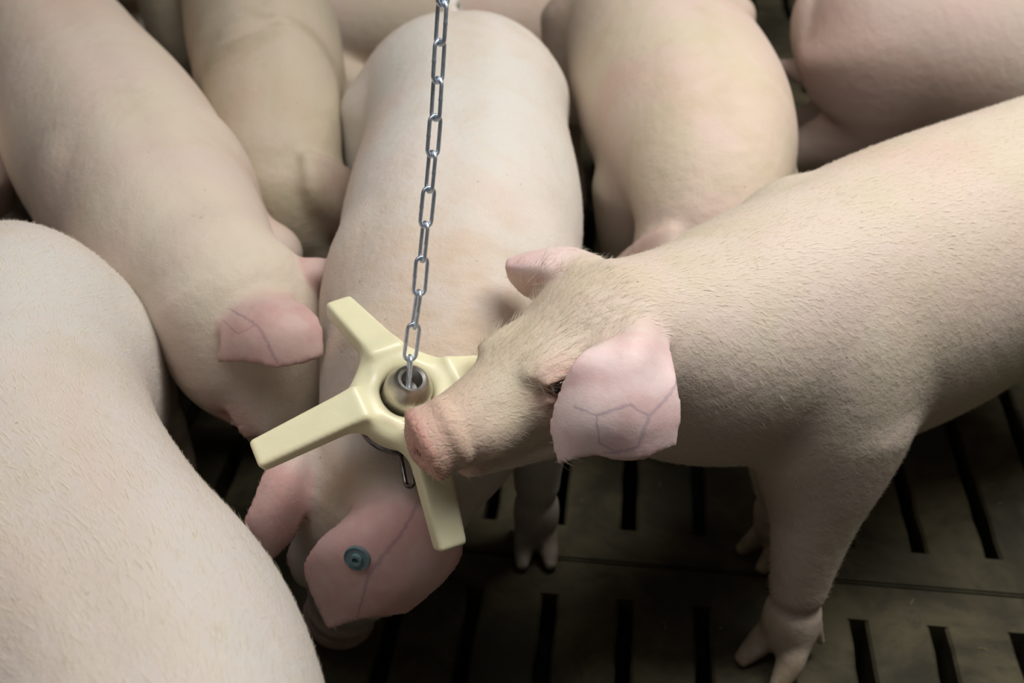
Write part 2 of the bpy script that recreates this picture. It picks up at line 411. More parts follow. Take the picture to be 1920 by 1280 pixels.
def hindleg(path, s, side, foot_xy, sc=1.0, k=.02):
    p, t = at(path, s, side, .36); f = np.array([*foot_xy, 0.0])
    rows = [(*(p + Z3 * .06), .075, .125, .11), (*(p + t * .03 - Z3 * .04), .068, .11, .10), (*(p * .75 + f * .25 + t * .02 + Z3 * (-.25 * .36 + .17 - .09)), .052, .068, .065)]
    hock = np.array([f[0], f[1], .175]) - t * .055
    rows += [(*hock, .032, .036, .036), (*(f * .6 + hock * .4 + Z3 * .01 - t * .02), .027, .028, .028), (*(f + Z3 * .055 - t * .006), .031, .032, .032)]
    return [Tube(rows, up=t, k=k)] + foot(f[0], f[1], t, sc)

class Head:
    def __init__(s, Q, f, u, sc=1.0, disc=None):
        s.Q = np.asarray(Q, float); s.f = unit(np.asarray(f, float)); u = np.asarray(u, float)
        s.u = unit(u - s.f * (u @ s.f)); s.l = np.cross(s.u, s.f); s.sc = sc
        s.disc = unit(np.asarray(disc, float)) if disc is not None else unit(s.f - .12 * s.u)
    def p(s, f, l, u): return s.Q + (s.f * f + s.l * l + s.u * u) * s.sc
    def prims(s, detail=True):
        k = s.sc; out = []; cuts = []
        R = np.stack([s.f, s.l, s.u])
        rows = [(-.045, -.006, .058, .050, .062), (-.02, 0, .075, .065, .080), (0, .004, .083, .072, .088), (.06, .004, .082, .062, .085), (.115, -.002, .070, .055, .075), (.16, -.010, .058, .050, .062),
                (.205, -.016, .050, .045, .050), (.245, -.018, .043, .041, .041), (.268, -.018, .040, .039, .038)]
        out.append(Tube([(*s.p(f, 0, u), w_ * k, hu * k, hd * k) for f, u, w_, hu, hd in rows], up=s.u, k=.04 * k, cap=.7))
        jaw = [(.0, -.070, .060, .032, .036), (.09, -.080, .050, .028, .030), (.16, -.076, .036, .020, .022), (.235, -.064, .026, .013, .014)]
        out.append(Tube([(*s.p(f, 0, u), w_ * k, hu * k, hd * k) for f, u, w_, hu, hd in jaw], up=s.u, k=.007 * k))
        for sg in (-1, 1):
            out.append(Ell(s.p(.05, sg * .056, -.030), (.075 * k, .036 * k, .058 * k), R, .025 * k))
            if detail:
                out.append(Ell(s.p(.128, sg * .044, .034), (.034 * k, .016 * k, .010 * k), R, .02 * k))     # brow
                out.append(Ell(s.p(.205, sg * .042, -.022), (.034 * k, .012 * k, .024 * k), R, .010 * k))    # lip pad
                cuts.append(Ell(s.p(.134, sg * .070, .014), (.021 * k, .013 * k, .0095 * k), R, .006 * k))    # eye socket
        c = s.p(.272, 0, -.017); d = s.disc
        dl = unit(np.cross(s.u, d)); du = np.cross(d, dl); RD = np.stack([d, dl, du])
        rim = [(-.034, .040, .040), (-.025, .0432, .0425), (-.017, .0405, .040), (-.002, .0440, .0425), (.005, .0455, .0435), (.010, .0425, .041)]
        out.append(Tube([(*(c + d * a * k), x * k, y * k, y * k) for a, x, y in rim], up=du, k=.004 * k, cap=.10, n=40))
        s.snout_c = c; s.snout_d = d
        if detail:
            for sg in (-1, 1):
                cuts.append(Ell(c + d * .013 * k + dl * sg * .014 * k + du * .001, (.012 * k, .0065 * k, .0085 * k), RD, .003 * k))
                out.append(Ell(s.p(.132, sg * .0625, .0265), (.024 * k, .008 * k, .006 * k), R, .008 * k))   # upper lid
                out.append(Ell(s.p(.135, sg * .0625, .0035), (.018 * k, .007 * k, .0045 * k), R, .007 * k))   # lower lid
        return out, cuts
    def eye(s, sg): return s.p(.134, sg * .0610, .0145)
    def ear(s, sg, fwd=.9, length=.15, droop=.5):
        """a plain half-lop ear"""
        g = []
        for i, a in enumerate((0, .33, .68, 1.0)):
            row = []
            wdt = (.045, .058, .050, .018)[i]
            for j in (-1, -.33, .33, 1):
                ff = -.005 - j * wdt + a * length * fwd * .6; ll = .055 + a * length * (.75 - .25 * abs(j)); uu = .052 - a * a * length * droop + .02 * (1 - j * j) * (1 - a)
                row.append(s.p(ff, sg * ll, uu))
            g.append(row)
        return Ear(g, .009, .0078)

def build_pig(name, base, label, prims, cuts, ears, h, mat, head=None, zones=(), legs_dirty=True, group=None):
    root = thing(name, (base[0], base[1], 0), label, 'pig', group)
    allp = prims + ears
    V, Q = surface(allp, cuts, h)
    n = len(V); zone = np.zeros((n, 4), np.float32);  uv = np.full((n, 3), 9.0, np.float32); uv[:, 2] = 0
    for k, e in enumerate(ears):
        m = np.nonzero(np.all((V > e.lo) & (V < e.hi), axis=1))[0]
        if not len(m): continue
        i, d = e.find(V[m]); a = np.clip(1 - (d - e.th[i] - .002) / .007, 0, 1) * np.clip((e.uv[i, 0] - .04) / .24, 0, 1)
        zone[m, 0] = np.maximum(zone[m, 0], a); g = a > .05; uv[m[g], :2] = e.uv[i][g] + np.array([10.0 * k, 0])
    if head is not None:
        d = V - head.snout_c; a = d @ head.snout_d
        r = np.linalg.norm(d - a[:, None] * head.snout_d, axis=1)
        face = np.clip((a + .012) / .014, 0, 1) * (r < .06 * head.sc); pad = np.clip((a + .085) / .08, 0, 1) * .5 * (r < .065 * head.sc)
        zone[:, 1] = np.maximum(face * .75, pad)
        for sg in (-1, 1):
            q = np.linalg.norm(V - head.p(.132, sg * .066, .014), axis=1) / head.sc
            zone[:, 1] = np.maximum(zone[:, 1], .6 * np.clip(1 - (q - .012) / .034, 0, 1))
    if legs_dirty: zone[:, 3] = np.clip((.20 - V[:, 2]) / .19, 0, 1)
    for c, r, ch, amt in zones:
        q = np.linalg.norm((V - np.asarray(c)) / np.asarray(r), axis=1); zone[:, ch] = np.maximum(zone[:, ch], amt * np.clip(1.4 - q, 0, 1))
    V0 = V - np.array([base[0], base[1], 0])
    me = mesh_np('body', V0, Q)
    at_ = me.attributes.new('zone', 'FLOAT_COLOR', 'POINT'); at_.data.foreach_set('color', zone.ravel())
    at_ = me.attributes.new('ear_uv', 'FLOAT_VECTOR', 'POINT'); at_.data.foreach_set('vector', uv.ravel())
    body = link('body', me, root, mat)
    return root, V, Q, zone

def bristles(root, base, V, Q, tubes, n, length, mat, lean=.30, keep=None, width=.00028):
    """fine hairs lying back along the body: one mesh of thin blades"""
    c = V[Q].mean(1); nr = np.cross(V[Q[:, 2]] - V[Q[:, 0]], V[Q[:, 3]] - V[Q[:, 1]]); ar = np.linalg.norm(nr, axis=1) + 1e-12; nr /= ar[:, None]
    wgt = ar.copy()
    if keep is not None: wgt = wgt * keep(c, nr)
    i = RNG.choice(len(Q), n, p=wgt / wgt.sum()); q = Q[i]
    u, v_ = RNG.random((2, n, 1)); root_p = (V[q[:, 0]] * (1 - u) + V[q[:, 1]] * u) * (1 - v_) + (V[q[:, 3]] * (1 - u) + V[q[:, 2]] * u) * v_
    nn = nr[i]; best = np.full(n, 9.0); T = np.zeros((n, 3))
    for t in tubes:
        j = t.near(root_p); d = np.linalg.norm(root_p - t.c[j], axis=1) / t.r[j].max(1); m = d < best
        best[m] = d[m]; T[m] = t.T[j][m]
    g = -T + np.array([0, 0, -.35]) + RNG.normal(0, .22, (n, 3)); g = unit(g - nn * (g * nn).sum(1)[:, None])
    L = length * RNG.uniform(.55, 1.25, (n, 1)); ln = lean * RNG.uniform(.5, 1.6, (n, 1))
    sd = unit(np.cross(g, nn)) * width * RNG.uniform(.7, 1.3, (n, 1))
    a = root_p - nn * .0006; mid = root_p + (g * .55 + nn * ln * .6) * L; tip = root_p + (g + nn * ln * .75) * L
    vs = np.stack([a - sd, a + sd, mid + sd * .75, mid - sd * .75, tip], 1).reshape(-1, 3) - np.array([base[0], base[1], 0])
    k = np.arange(n)[:, None] * 5
    f = np.concatenate([k + np.array([0, 1, 2]), k + np.array([0, 2, 3]), k + np.array([3, 2, 4])])
    me = mesh_np('bristle_coat', vs, f, False)
    o = link('bristle_coat', me, root, mat, 'stuff'); return o
hairm, nt, b = new_mat('pale_bristle')
oi = N(nt, 'ShaderNodeNewGeometry')
c = mix(nt, ramp(nt, noise(nt, oi.outputs['Position'], 30, 2), .3, .7), (.82, .74, .60), (.74, .66, .50)); nt.links.new(c, b.inputs['Base Color'])
b.inputs['Roughness'].default_value = .5; b.inputs['Specular IOR Level'].default_value = .4

eyem, nt, b = new_mat('pig_eye')
tc = N(nt, 'ShaderNodeTexCoord'); gr = N(nt, 'ShaderNodeVectorMath', operation='LENGTH')
sv = N(nt, 'ShaderNodeVectorMath', operation='MULTIPLY'); nt.links.new(tc.outputs['Object'], sv.inputs[0]); sv.inputs[1].default_value = (0, 1, 1)
nt.links.new(sv.outputs[0], gr.inputs[0])
c = mix(nt, ramp(nt, gr.outputs['Value'], .0052, .0064), (.012, .009, .008), (.30, .20, .16)); nt.links.new(c, b.inputs['Base Color'])
b.inputs['Roughness'].default_value = .06; b.inputs['Coat Weight'].default_value = 1.0
def eyeball(root, base, head, sg, gaze=None):
    bm = bmesh.new(); bmesh.ops.create_uvsphere(bm, u_segments=20, v_segments=14, radius=.0105 * head.sc)
    o = link('eye', mesh_bm('eye', bm), root, eyem)
    x = unit(head.l * sg * .9 + head.f * .35 + head.u * .25) if gaze is None else unit(np.asarray(gaze)); y = unit(np.cross(Z3, x)); z = np.cross(x, y)
    o.matrix_local = Matrix.Translation(Vector(head.eye(sg) - np.array([base[0], base[1], 0]))) @ Matrix(np.stack([x, y, z], 1).tolist()).to_4x4()
    return o

def G(pts):                                  # ear grid given as (pixel x, pixel y, depth)
    return [[P(*q) for q in row] for row in pts]

# ------------------------------------------------------------------ the star-shaped chew toy and its chain
def cam_dir(r, u, t):                        # camera axes right / up / towards the camera, as a world direction
    return np.array([r, u * math.sin(PITCH) - t * math.cos(PITCH), u * math.cos(PITCH) + t * math.sin(PITCH)])
class RBox:
    def __init__(s, a, b2, side, w0, w1, t0, t1, rnd, k):
        s.a = a; s.L = np.linalg.norm(b2 - a); s.x = (b2 - a) / s.L; s.y = unit(side - s.x * (side @ s.x)); s.z = np.cross(s.x, s.y)
        s.p = (w0, w1, t0, t1, rnd); s.k = k; m = max(w0, w1) + .02; s.lo = np.minimum(a, b2) - m; s.hi = np.maximum(a, b2) + m
    def sd(s, p):
        d = p - s.a; X = d @ s.x; Y = d @ s.y; Z = d @ s.z; w0, w1, t0, t1, rnd = s.p; f = np.clip(X / s.L, 0, 1)
        q = np.stack([np.abs(X - s.L / 2) - s.L / 2 + rnd, np.abs(Y) - (w0 + (w1 - w0) * f) + rnd, np.abs(Z) - (t0 + (t1 - t0) * f) + rnd], 1)
        return np.linalg.norm(np.maximum(q, 0), axis=1) + np.minimum(q.max(1), 0) - rnd
class Rev:
    """solid of revolution about an axis: union of stacked rounded rings, hole in the middle"""
    def __init__(s, c, n, hole, pts, k):
        s.c = c; s.n = n; s.hole = hole; s.pts = pts; s.k = k; m = max(q[0] + q[2] for q in pts) + .02; s.lo = c - m - .05; s.hi = c + m + .05
    def sd(s, p):
        d = p - s.c; t = -(d @ s.n); r = np.linalg.norm(d + t[:, None] * s.n, axis=1); out = np.full(len(p), 1.0)
        for (a, b2) in zip(s.pts, s.pts[1:]):
            pa = np.stack([r - a[0], t - a[1]], 1); ba = np.array([b2[0] - a[0], b2[1] - a[1]]); h = np.clip(pa @ ba / (ba @ ba), 0, 1)
            out = smin(out, np.linalg.norm(pa - h[:, None] * ba, axis=1) - (a[2] + (b2[2] - a[2]) * h), .004)
        return np.maximum(out, s.hole - r)
TC = P(772, 712, 1.09); TN = unit(cam_dir(.248, .496, .832))
e1 = unit(cam_dir(-.437, .900, -.406)); e1 = unit(e1 - TN * (e1 @ TN)); e1 = e1 * math.cos(.07) + np.cross(TN, e1) * math.sin(.07); e2 = np.cross(TN, e1)
if (e2 @ cam_dir(-1, 0, 0)) < 0: e2 = -e2
AR, AD = .148, .072
toy_prims = [Rev(TC, TN, .0262, [(.035, .030, .009), (.040, .038, .013), (.037, .054, .012)], .004)]
ARM_TIPS = [(634, 573), (480, 856), (845, 1027)]
arm_dirs = [e1, e2, -e1, -e2]
for i, e in enumerate(arm_dirs):
    tip = TC + e * AR - TN * AD
    if i < 3: tip = P(*ARM_TIPS[i], (tip * 1.0 - [0, 0, CAM_Z]) @ cam_dir(0, 0, -1))
    a = TC + (tip - TC) * .30 - TN * .002
    toy_prims.append(RBox(a, tip, np.cross(TN, e), .0185, .0150, .0115, .0100, .0045, .020))
toy = thing('chew_toy', TC, 'pale yellow plastic star-shaped chew toy with steel core hanging on the chain', 'toy')
toym, nt, b = new_mat('cream_plastic')
tcn = N(nt, 'ShaderNodeTexCoord').outputs['Object']
c = mix(nt, ramp(nt, noise(nt, tcn, 40, 5, .6), .35, .75), (.82, .78, .53), (.79, .74, .50))
c = mix(nt, mth(nt, 'MULTIPLY', ramp(nt, noise(nt, tcn, 120, 4, .7, 1.0), .66, .78), .5), c, (.45, .36, .18)); nt.links.new(c, b.inputs['Base Color'])
b.inputs['Roughness'].default_value = .34; b.inputs['Subsurface Weight'].default_value = .15; b.inputs['Subsurface Scale'].default_value = .004
bump(nt, b, noise(nt, tcn, 90, 4, .6), .12, .002)
steel = plain_mat('dull_steel', (.50, .47, .42), .38, 1.0, 150, .12, .08)
darksteel = plain_mat('wet_dark_steel', (.16, .15, .15), .22, 1.0, 120, .2, .1)
zinc = plain_mat('zinc_plated_steel', (.66, .74, .84), .38, .88, 400, .1, .05)
hub_cut = [Ell(TC - TN * .02, (.0262, .0262, .032), np.stack([e1, e2, TN]), .003)]
V, Q = surface(toy_prims, hub_cut, .0017)
tmp = mesh_np('star', V, Q); nrm = np.zeros(len(V) * 3, np.float32); tmp.vertices.foreach_get('normal', nrm); nrm = nrm.reshape(-1, 3)
cc = V[Q].mean(1) - TC; along = np.stack([cc @ e for e in arm_dirs], 1); which = np.where(along.max(1) > .062, along.argmax(1), 4)
for k in (4, 0, 1, 2, 3):
    sel = Q[which == k]; ids, inv = np.unique(sel, return_inverse=True)
    me = mesh_np('hub' if k == 4 else 'arm', V[ids] - TC, inv.reshape(-1, 4)); me.normals_split_custom_set_from_vertices(nrm[ids].tolist())
    link('hub' if k == 4 else 'arm', me, toy, toym)
bpy.data.meshes.remove(tmp)
def lathe(name, prof, c, n, mat, parent, base, seg=48):
    x = unit(np.cross(n, [0.3, 1, .2])); y = np.cross(n, x); bm = bmesh.new(); rings = []
    for r, t in prof:
        rings.append([bm.verts.new(c - base + n * t + (x * math.cos(a) + y * math.sin(a)) * max(r, .0002)) for a in np.arange(seg) / seg * 2 * math.pi])
    for a, b2 in zip(rings, rings[1:]):
        for i in range(seg): bm.faces.new((a[i], a[(i + 1) % seg], b2[(i + 1) % seg], b2[i]))
    bmesh.ops.recalc_face_normals(bm, faces=bm.faces)
    me = mesh_bm(name, bm); smooth_by_angle(me, 40); return link(name, me, parent, mat)
o = lathe('core', [(.003, -.02), (.0085, -.018), (.0095, -.002), (.0105, .0015), (.0135, .003), (.0160, .001), (.0182, -.003), (.0212, -.008), (.0238, -.016), (.0243, -.05), (.0243, -.07)], TC, TN, steel, toy, TC)
o['label'] = 'dull steel bell-shaped core'
o = lathe('base_plate', [(.001, -.066), (.043, -.066), (.0465, -.069), (.0465, -.073), (.042, -.077), (.001, -.078)], TC, TN, darksteel, toy, TC)
o['label'] = 'dark steel plate under the hub'

def link_mesh(name, half_len, half_w, wire, seg=10, weld=True):
    """a welded long link lying in its x-z plane"""
    r = half_w; st = half_len - r; pts = []
    for a in np.linspace(0, math.pi, 9): pts.append((r * math.cos(a), st + r * math.sin(a)))
    pts += [(-r, st * t) for t in (.5, .12, 0, -.12, -.5)]
    for a in np.linspace(math.pi, 2 * math.pi, 9): pts.append((r * math.cos(a), -st + r * math.sin(a)))
    pts += [(r, st * t) for t in (-.5, .5)]
    n = len(pts); bm = bmesh.new(); rings = []
    for i, (x, z) in enumerate(pts):
        t = Vector((pts[(i + 1) % n][0] - pts[i - 1][0], 0, pts[(i + 1) % n][1] - pts[i - 1][1])).normalized(); s_ = Vector((t.z, 0, -t.x))
        ww = wire * (1.16 if weld and abs(x + r) < 1e-6 and abs(z) < 1e-6 else 1)
        rings.append([bm.verts.new(Vector((x, 0, z)) + (s_ * math.cos(q) + Vector((0, 1, 0)) * math.sin(q)) * ww) for q in np.arange(seg) / seg * 2 * math.pi])
    for i in range(n):
        for j in range(seg): bm.faces.new((rings[i][j], rings[i][(j + 1) % seg], rings[(i + 1) % n][(j + 1) % seg], rings[(i + 1) % n][j]))
    bmesh.ops.recalc_face_normals(bm, faces=bm.faces)
    return mesh_bm(name, bm)
CH = [(766, 712, 1.092), (770, 660, 1.083), (778, 600, 1.073), (786, 545, 1.064), (791, 490, 1.056), (800, 400, 1.043), (808, 320, 1.031), (816, 225, 1.017), (823, 110, 1.002), (830, 0, .988)]
cp = catmull(np.array([P(*q) for q in CH]), 400); last = unit(cp[-1] - cp[-40]); cp = np.concatenate([cp, cp[-1] + last * np.linspace(.002, .30, 120)[:, None]])
al = np.concatenate([[0], np.cumsum(np.linalg.norm(np.diff(cp, axis=0), axis=1))])
chain = thing('chain', cp[0], 'blue-grey zinc-plated steel chain hanging down to the yellow toy', 'chain')
lm = link_mesh('link', .0183, .0057, .0019); lm.materials.append(zinc)
PL = .0326; s0 = .006
for i in range(int((al[-1] - .03) / PL) + 1):
    sc_ = s0 + i * PL
    p = np.array([np.interp(sc_, al, cp[:, a]) for a in range(3)]); p1 = np.array([np.interp(sc_ + .012, al, cp[:, a]) for a in range(3)]); p0 = np.array([np.interp(max(0, sc_ - .012), al, cp[:, a]) for a in range(3)])
    z = unit(p1 - p0); x = unit(np.cross([0, 1.0, 0], z)); y = np.cross(z, x)
    ang = (math.pi / 2) * ((i + 1) % 2) + math.radians(12 + 30 * min(1, i / 9)) + random.uniform(-.06, .06)
    x2 = x * math.cos(ang) + y * math.sin(ang); y2 = np.cross(z, x2)
    o = link('link', lm, chain); o.matrix_local = Matrix.Translation(Vector(p - cp[0])) @ Matrix(np.stack([x2, y2, z], 1).tolist()).to_4x4()
lk = link_mesh('shackle', .0215, .0075, .0026, weld=False)
o = link('shackle', lk, toy, darksteel); o['label'] = 'dark steel shackle below the hub'
z = unit(P(758, 848, 1.125) - P(768, 902, 1.115)); x = unit(np.cross([.5, 1, 0], z)); y = np.cross(z, x)
o.matrix_local = Matrix.Translation(Vector(P(763, 872, 1.12) - TC)) @ Matrix(np.stack([x, y, z], 1).tolist()).to_4x4()

# ------------------------------------------------------------------ the pigs
CREAM, PINK, DIRT = (.68, .55, .42), (.72, .53, .46), (.50, .38, .22)
# the pig at the right, nosing the toy
hpath = [(.90, 1.46), (.64, 1.30), (.44, 1.165), (.31, 1.075)]
hh = Head(P(1150, 628, 1.157), P(800, 806, 1.047) - P(1150, 628, 1.157), (0.02, .25, 1), 1.0, disc=cam_dir(-.86, -.42, .12))
hh.sc = np.linalg.norm(P(800, 806, 1.047) - hh.Q) / .272
hp, hc = hh.prims()
t_h = torso(hpath, 1.0, 1.02, B=1.13, neck=[(.25, 1.035, .45, .132, .143, .150), (.18, .985, .477, .108, .116, .138), (*hh.p(-.02, 0, -.005), .084, .078, .105), (*hh.p(.03, 0, -.005), .078, .066, .095)])
prims = [t_h] + hp + tail(hpath)
sp, st_ = at(hpath, .97, .088, .37)
prims.append(Ell(sp, (.115, .075, .155), np.stack([st_, [-st_[1], st_[0], 0], [0, 0, 1]]), .016))
sp2, _ = at(hpath, .88, -.085, .40)
prims.append(Ell(sp2, (.105, .075, .165), np.stack([st_, [-st_[1], st_[0], 0], [0, 0, 1]]), .018))
prims += foreleg((.375, 1.012, .35), (.352, .955), (-.75, -.66), 1.08, .021) + foreleg((.31, 1.17, .36), (.375, 1.14), (-.8, -.5), .95, .018)
prims += hindleg(hpath, .11, .10, (.92, 1.35), k=.05) + hindleg(hpath, .11, -.10, (.80, 1.55), k=.05)
ear_h = Ear(G([[(1134, 652, 1.093), (1156, 628, 1.098), (1188, 596, 1.098), (1224, 582, 1.108)],
               [(1092, 668, 1.025), (1145, 658, 1.029), (1200, 650, 1.032), (1248, 652, 1.078)],
               [(1054, 735, 1.025), (1120, 735, 1.012), (1190, 728, 1.012), (1263, 714, 1.042)],
               [(1037, 800, 1.032), (1105, 800, 1.012), (1190, 796, 1.012), (1271, 775, 1.037)],
               [(1050, 866, 1.037), (1108, 850, 1.027), (1190, 860, 1.027), (1264, 832, 1.042)]]), .0065, .0032, .014)
ear_h2 = Ear(G([[(1122, 486, 1.190), (1092, 496, 1.160), (1070, 520, 1.150), (1050, 566, 1.175)],
                [(1068, 468, 1.205), (1040, 486, 1.170), (1028, 515, 1.160), (1020, 562, 1.205)],
                [(1000, 474, 1.205), (990, 490, 1.180), (985, 510, 1.175), (985, 550, 1.215)],
                [(953, 490, 1.200), (952, 497, 1.190), (951, 504, 1.190), (958, 522, 1.215)]]), .006, .0035, .012)
hveins = [((.52, 1.0), (.70, .75), .018), ((.70, .75), (.88, .68), .018), ((.88, .68), (.94, .45), .016), ((.70, .75), (.60, .62), .012), ((.60, .62), (.66, .38), .014), ((.66, .38), (.60, .20), .010), ((.66, .38), (.86, .42), .010), ((.86, .42), (.93, .55), .010)]
m_h = skin_mat('pig_skin_right', (.64, .56, .44), (.68, .56, .49), (.56, .47, .30), (.82, .65, .63), hveins, .35, 3.1)
hz = [(hh.p(.02, 0, .07), (.10, .10, .07), 2, .55), (hh.p(.10, 0, .05), (.07, .07, .05), 2, .5)]
root, V, Q, zn = build_pig('pig', (.40, 1.14), 'pale pink pig at the right nosing the yellow toy with its snout', prims, hc, [ear_h, ear_h2], .0036, m_h, hh, hz)
eyeball(root, (.40, 1.14), hh, 1); eyeball(root, (.40, 1.14), hh, -1)
headline = Tube([(*hh.p(-.05, 0, 0), .08, .08, .08), (*hh.p(.26, 0, -.01), .04, .04, .04)], up=hh.u)
bristles(root, (.40, 1.14), V, Q, [t_h, headline], 52000, .013, hairm, lean=.16, width=.00017, keep=lambda c, n: (c[:, 2] > .12) * (np.linalg.norm(c - ear_h.pts.mean(0), axis=1) > .075))

fh = hh.p(.085, .0, .055)
bristles(root, (.40, 1.14), V, Q, [headline], 1300, .022, hairm, lean=.36, width=.00016, keep=lambda c, n: (np.linalg.norm((c - fh) / np.array([.085, .085, .06]), axis=1) < 1) * 1.0).name = 'forehead_hair'

# the pig in the middle with the tagged ear, head down below the toy
cpath = [(-.098, 1.83), (-.066, 1.56), (-.066, 1.30), (-.078, 1.10)]
hcn = Head((-.150, .905, .335), (-.085, .05, -.30), (-.30, -.95, .1), 1.03)
cpr, ccut = hcn.prims()
t_c = torso(cpath, .965, 1.0, rump=1.28, neck=[(-.085, 1.03, .405, .138, .135, .15), (-.115, .965, .358, .115, .100, .125), (*hcn.p(-.015, 0, -.01), .088, .078, .09)])
sp, st_ = at(cpath, .19, -.112, .325)
prims = [t_c] + cpr + tail(cpath, .6) + [Ell(sp, (.150, .085, .19), np.stack([st_, [-st_[1], st_[0], 0], [0, 0, 1]]), .012)]
for sd in (-1, 1):
    sp, st_ = at(cpath, .93, sd * .088, .38); prims.append(Ell(sp, (.105, .072, .15), np.stack([st_, [-st_[1], st_[0], 0], [0, 0, 1]]), .03))
prims += foreleg((.035, 1.14, .36), (.034, 1.15), (0.0, -1), .95, .017) + foreleg((-.175, 1.12, .36), (-.175, 1.14), (0, -1), .95)
prims += hindleg(cpath, .10, .095, (.03, 1.80), k=.04) + hindleg(cpath, .15, -.118, (-.22, 1.74), k=.03)
ear_c = Ear(G([[(690, 915, 1.178), (730, 905, 1.168), (780, 905, 1.168), (830, 922, 1.188)],
               [(660, 966, 1.153), (715, 952, 1.138), (780, 955, 1.138), (850, 975, 1.158)],
               [(600, 1020, 1.158), (680, 1020, 1.138), (770, 1022, 1.138), (860, 1036, 1.163)],
               [(577, 1075, 1.178), (668, 1085, 1.158), (755, 1096, 1.158), (828, 1086, 1.178)],
               [(616, 1174, 1.203), (662, 1158, 1.193), (706, 1150, 1.188), (762, 1144, 1.198)]]), .0062, .0042, .012)
ear_c2 = Ear(G([[(548, 846, 1.208), (570, 842, 1.198), (598, 852, 1.208)],
                [(503, 885, 1.188), (540, 888, 1.173), (578, 900, 1.188)],
                [(480, 940, 1.183), (525, 943, 1.168), (568, 950, 1.183)],
                [(463, 985, 1.188), (506, 1000, 1.178), (548, 1002, 1.188)],
                [(482, 1038, 1.198), (505, 1046, 1.198), (526, 1026, 1.198)]]), .0058, .0042, .012)
cveins = [((.22, .66), (.42, .58), .018), ((.42, .58), (.68, .42), .020), ((.68, .42), (.98, .40), .016)]
m_c = skin_mat('pig_skin_middle', (.66, .63, .58), (.68, .615, .565), (.60, .455, .325), (.72, .49, .46), cveins, .40, 8.3)
cz = [((-.09, 1.02, .50), (.17, .17, .14), 2, .75), ((-.065, 1.60, .60), (.04, .16, .05), 2, .5), (P(640, 945, 1.19), (.06, .06, .07), 2, .9)]
root, V, Q, zn = build_pig('pig', (-.06, 1.38), 'cream pig behind the chain, head down, blue button tag in its ear', prims, ccut, [ear_c, ear_c2], .0042, m_c, hcn, cz)
eyeball(root, (-.06, 1.38), hcn, 1); eyeball(root, (-.06, 1.38), hcn, -1)
bristles(root, (-.06, 1.38), V, Q, [t_c, Tube([(*hcn.p(-.05, 0, 0), .08, .08, .08), (*hcn.p(.26, 0, -.01), .04, .04, .04)], up=hcn.u)], 26000, .008, hairm, lean=.16, width=.00018,
         keep=lambda c, n: (c[:, 2] > .2) * (np.linalg.norm(c - ear_c.pts.mean(0), axis=1) > .085))
# button tag
i = np.argmin(np.linalg.norm(np.array([[(q - P(673, 1040, 1.148)) @ np.array([1, 0, 0]), (q - P(673, 1040, 1.148)) @ cam_dir(0, 1, 0)] for q in ear_c.pts]), axis=1))
gp = ear_c.pts.reshape(*ear_c.shape, 3); iu, iv = divmod(i, ear_c.shape[1])
tn = unit(np.cross(gp[iu + 3, iv] - gp[iu - 3, iv], gp[iu, iv + 3] - gp[iu, iv - 3])); tn = tn if tn[1] < 0 else -tn
tagm = plain_mat('blue_grey_plastic', (.13, .20, .22), .35, 0, 200, .12, .1)
tb = np.array([-.06, 1.38, 0])
o = lathe('ear_tag', [(.0002, .0030), (.0030, .0030), (.0034, .0075), (.0062, .0075), (.0066, .0032), (.0116, .0030), (.0122, .0042), (.0134, .0040), (.0138, .002), (.0134, -.001), (.0002, -.001)], ear_c.pts[i] + tn * .0036, tn, tagm, root, tb)
o['label'] = 'blue-grey round plastic button tag'

# the big white pig in the near left corner
apath = [(-.60, 1.165), (-.556, .94), (-.448, .70), (-.255, .548)]
ha = Head((-.17, .33, .47), (.12, -.20, -.16), (0.1, 0, 1), 1.0)
ap, ac = ha.prims()
t_a = torso(apath, 1.04, 1.0, neck=[(-.235, .43, .445, .128, .130, .145), (*ha.p(0, 0, 0), .085, .075, .09)])
prims = [t_a] + ap + tail(apath, -.4, .40)
prims += foreleg((-.24, .61, .36), (-.22, .63), (.75, -.66)) + foreleg((-.41, .46, .36), (-.40, .46), (.75, -.66)) + hindleg(apath, .14, .10, (-.48, 1.10), k=.04) + hindleg(apath, .10, -.115, (-.70, 1.03))
m_a = skin_mat('pig_skin_near', (.59, .555, .515), (.61, .545, .505), (.56, .465, .34), (.74, .54, .51), None, .45, 5.5)
root, V, Q, zn = build_pig('pig', (-.46, .8), 'white pig with bristly back in the near left corner', prims, ac, [ha.ear(1), ha.ear(-1)], .005, m_a, ha,
                           [((-.40, .66, .60), (.10, .14, .05), 2, .5), ((-.28, .52, .60), (.12, .10, .05), 2, .5)])
eyeball(root, (-.46, .8), ha, 1); eyeball(root, (-.46, .8), ha, -1)
bristles(root, (-.46, .8), V, Q, [t_a], 34000, .019, hairm, lean=.09, width=.00014, keep=lambda c, n: (c[:, 2] > .3) * 1.0)

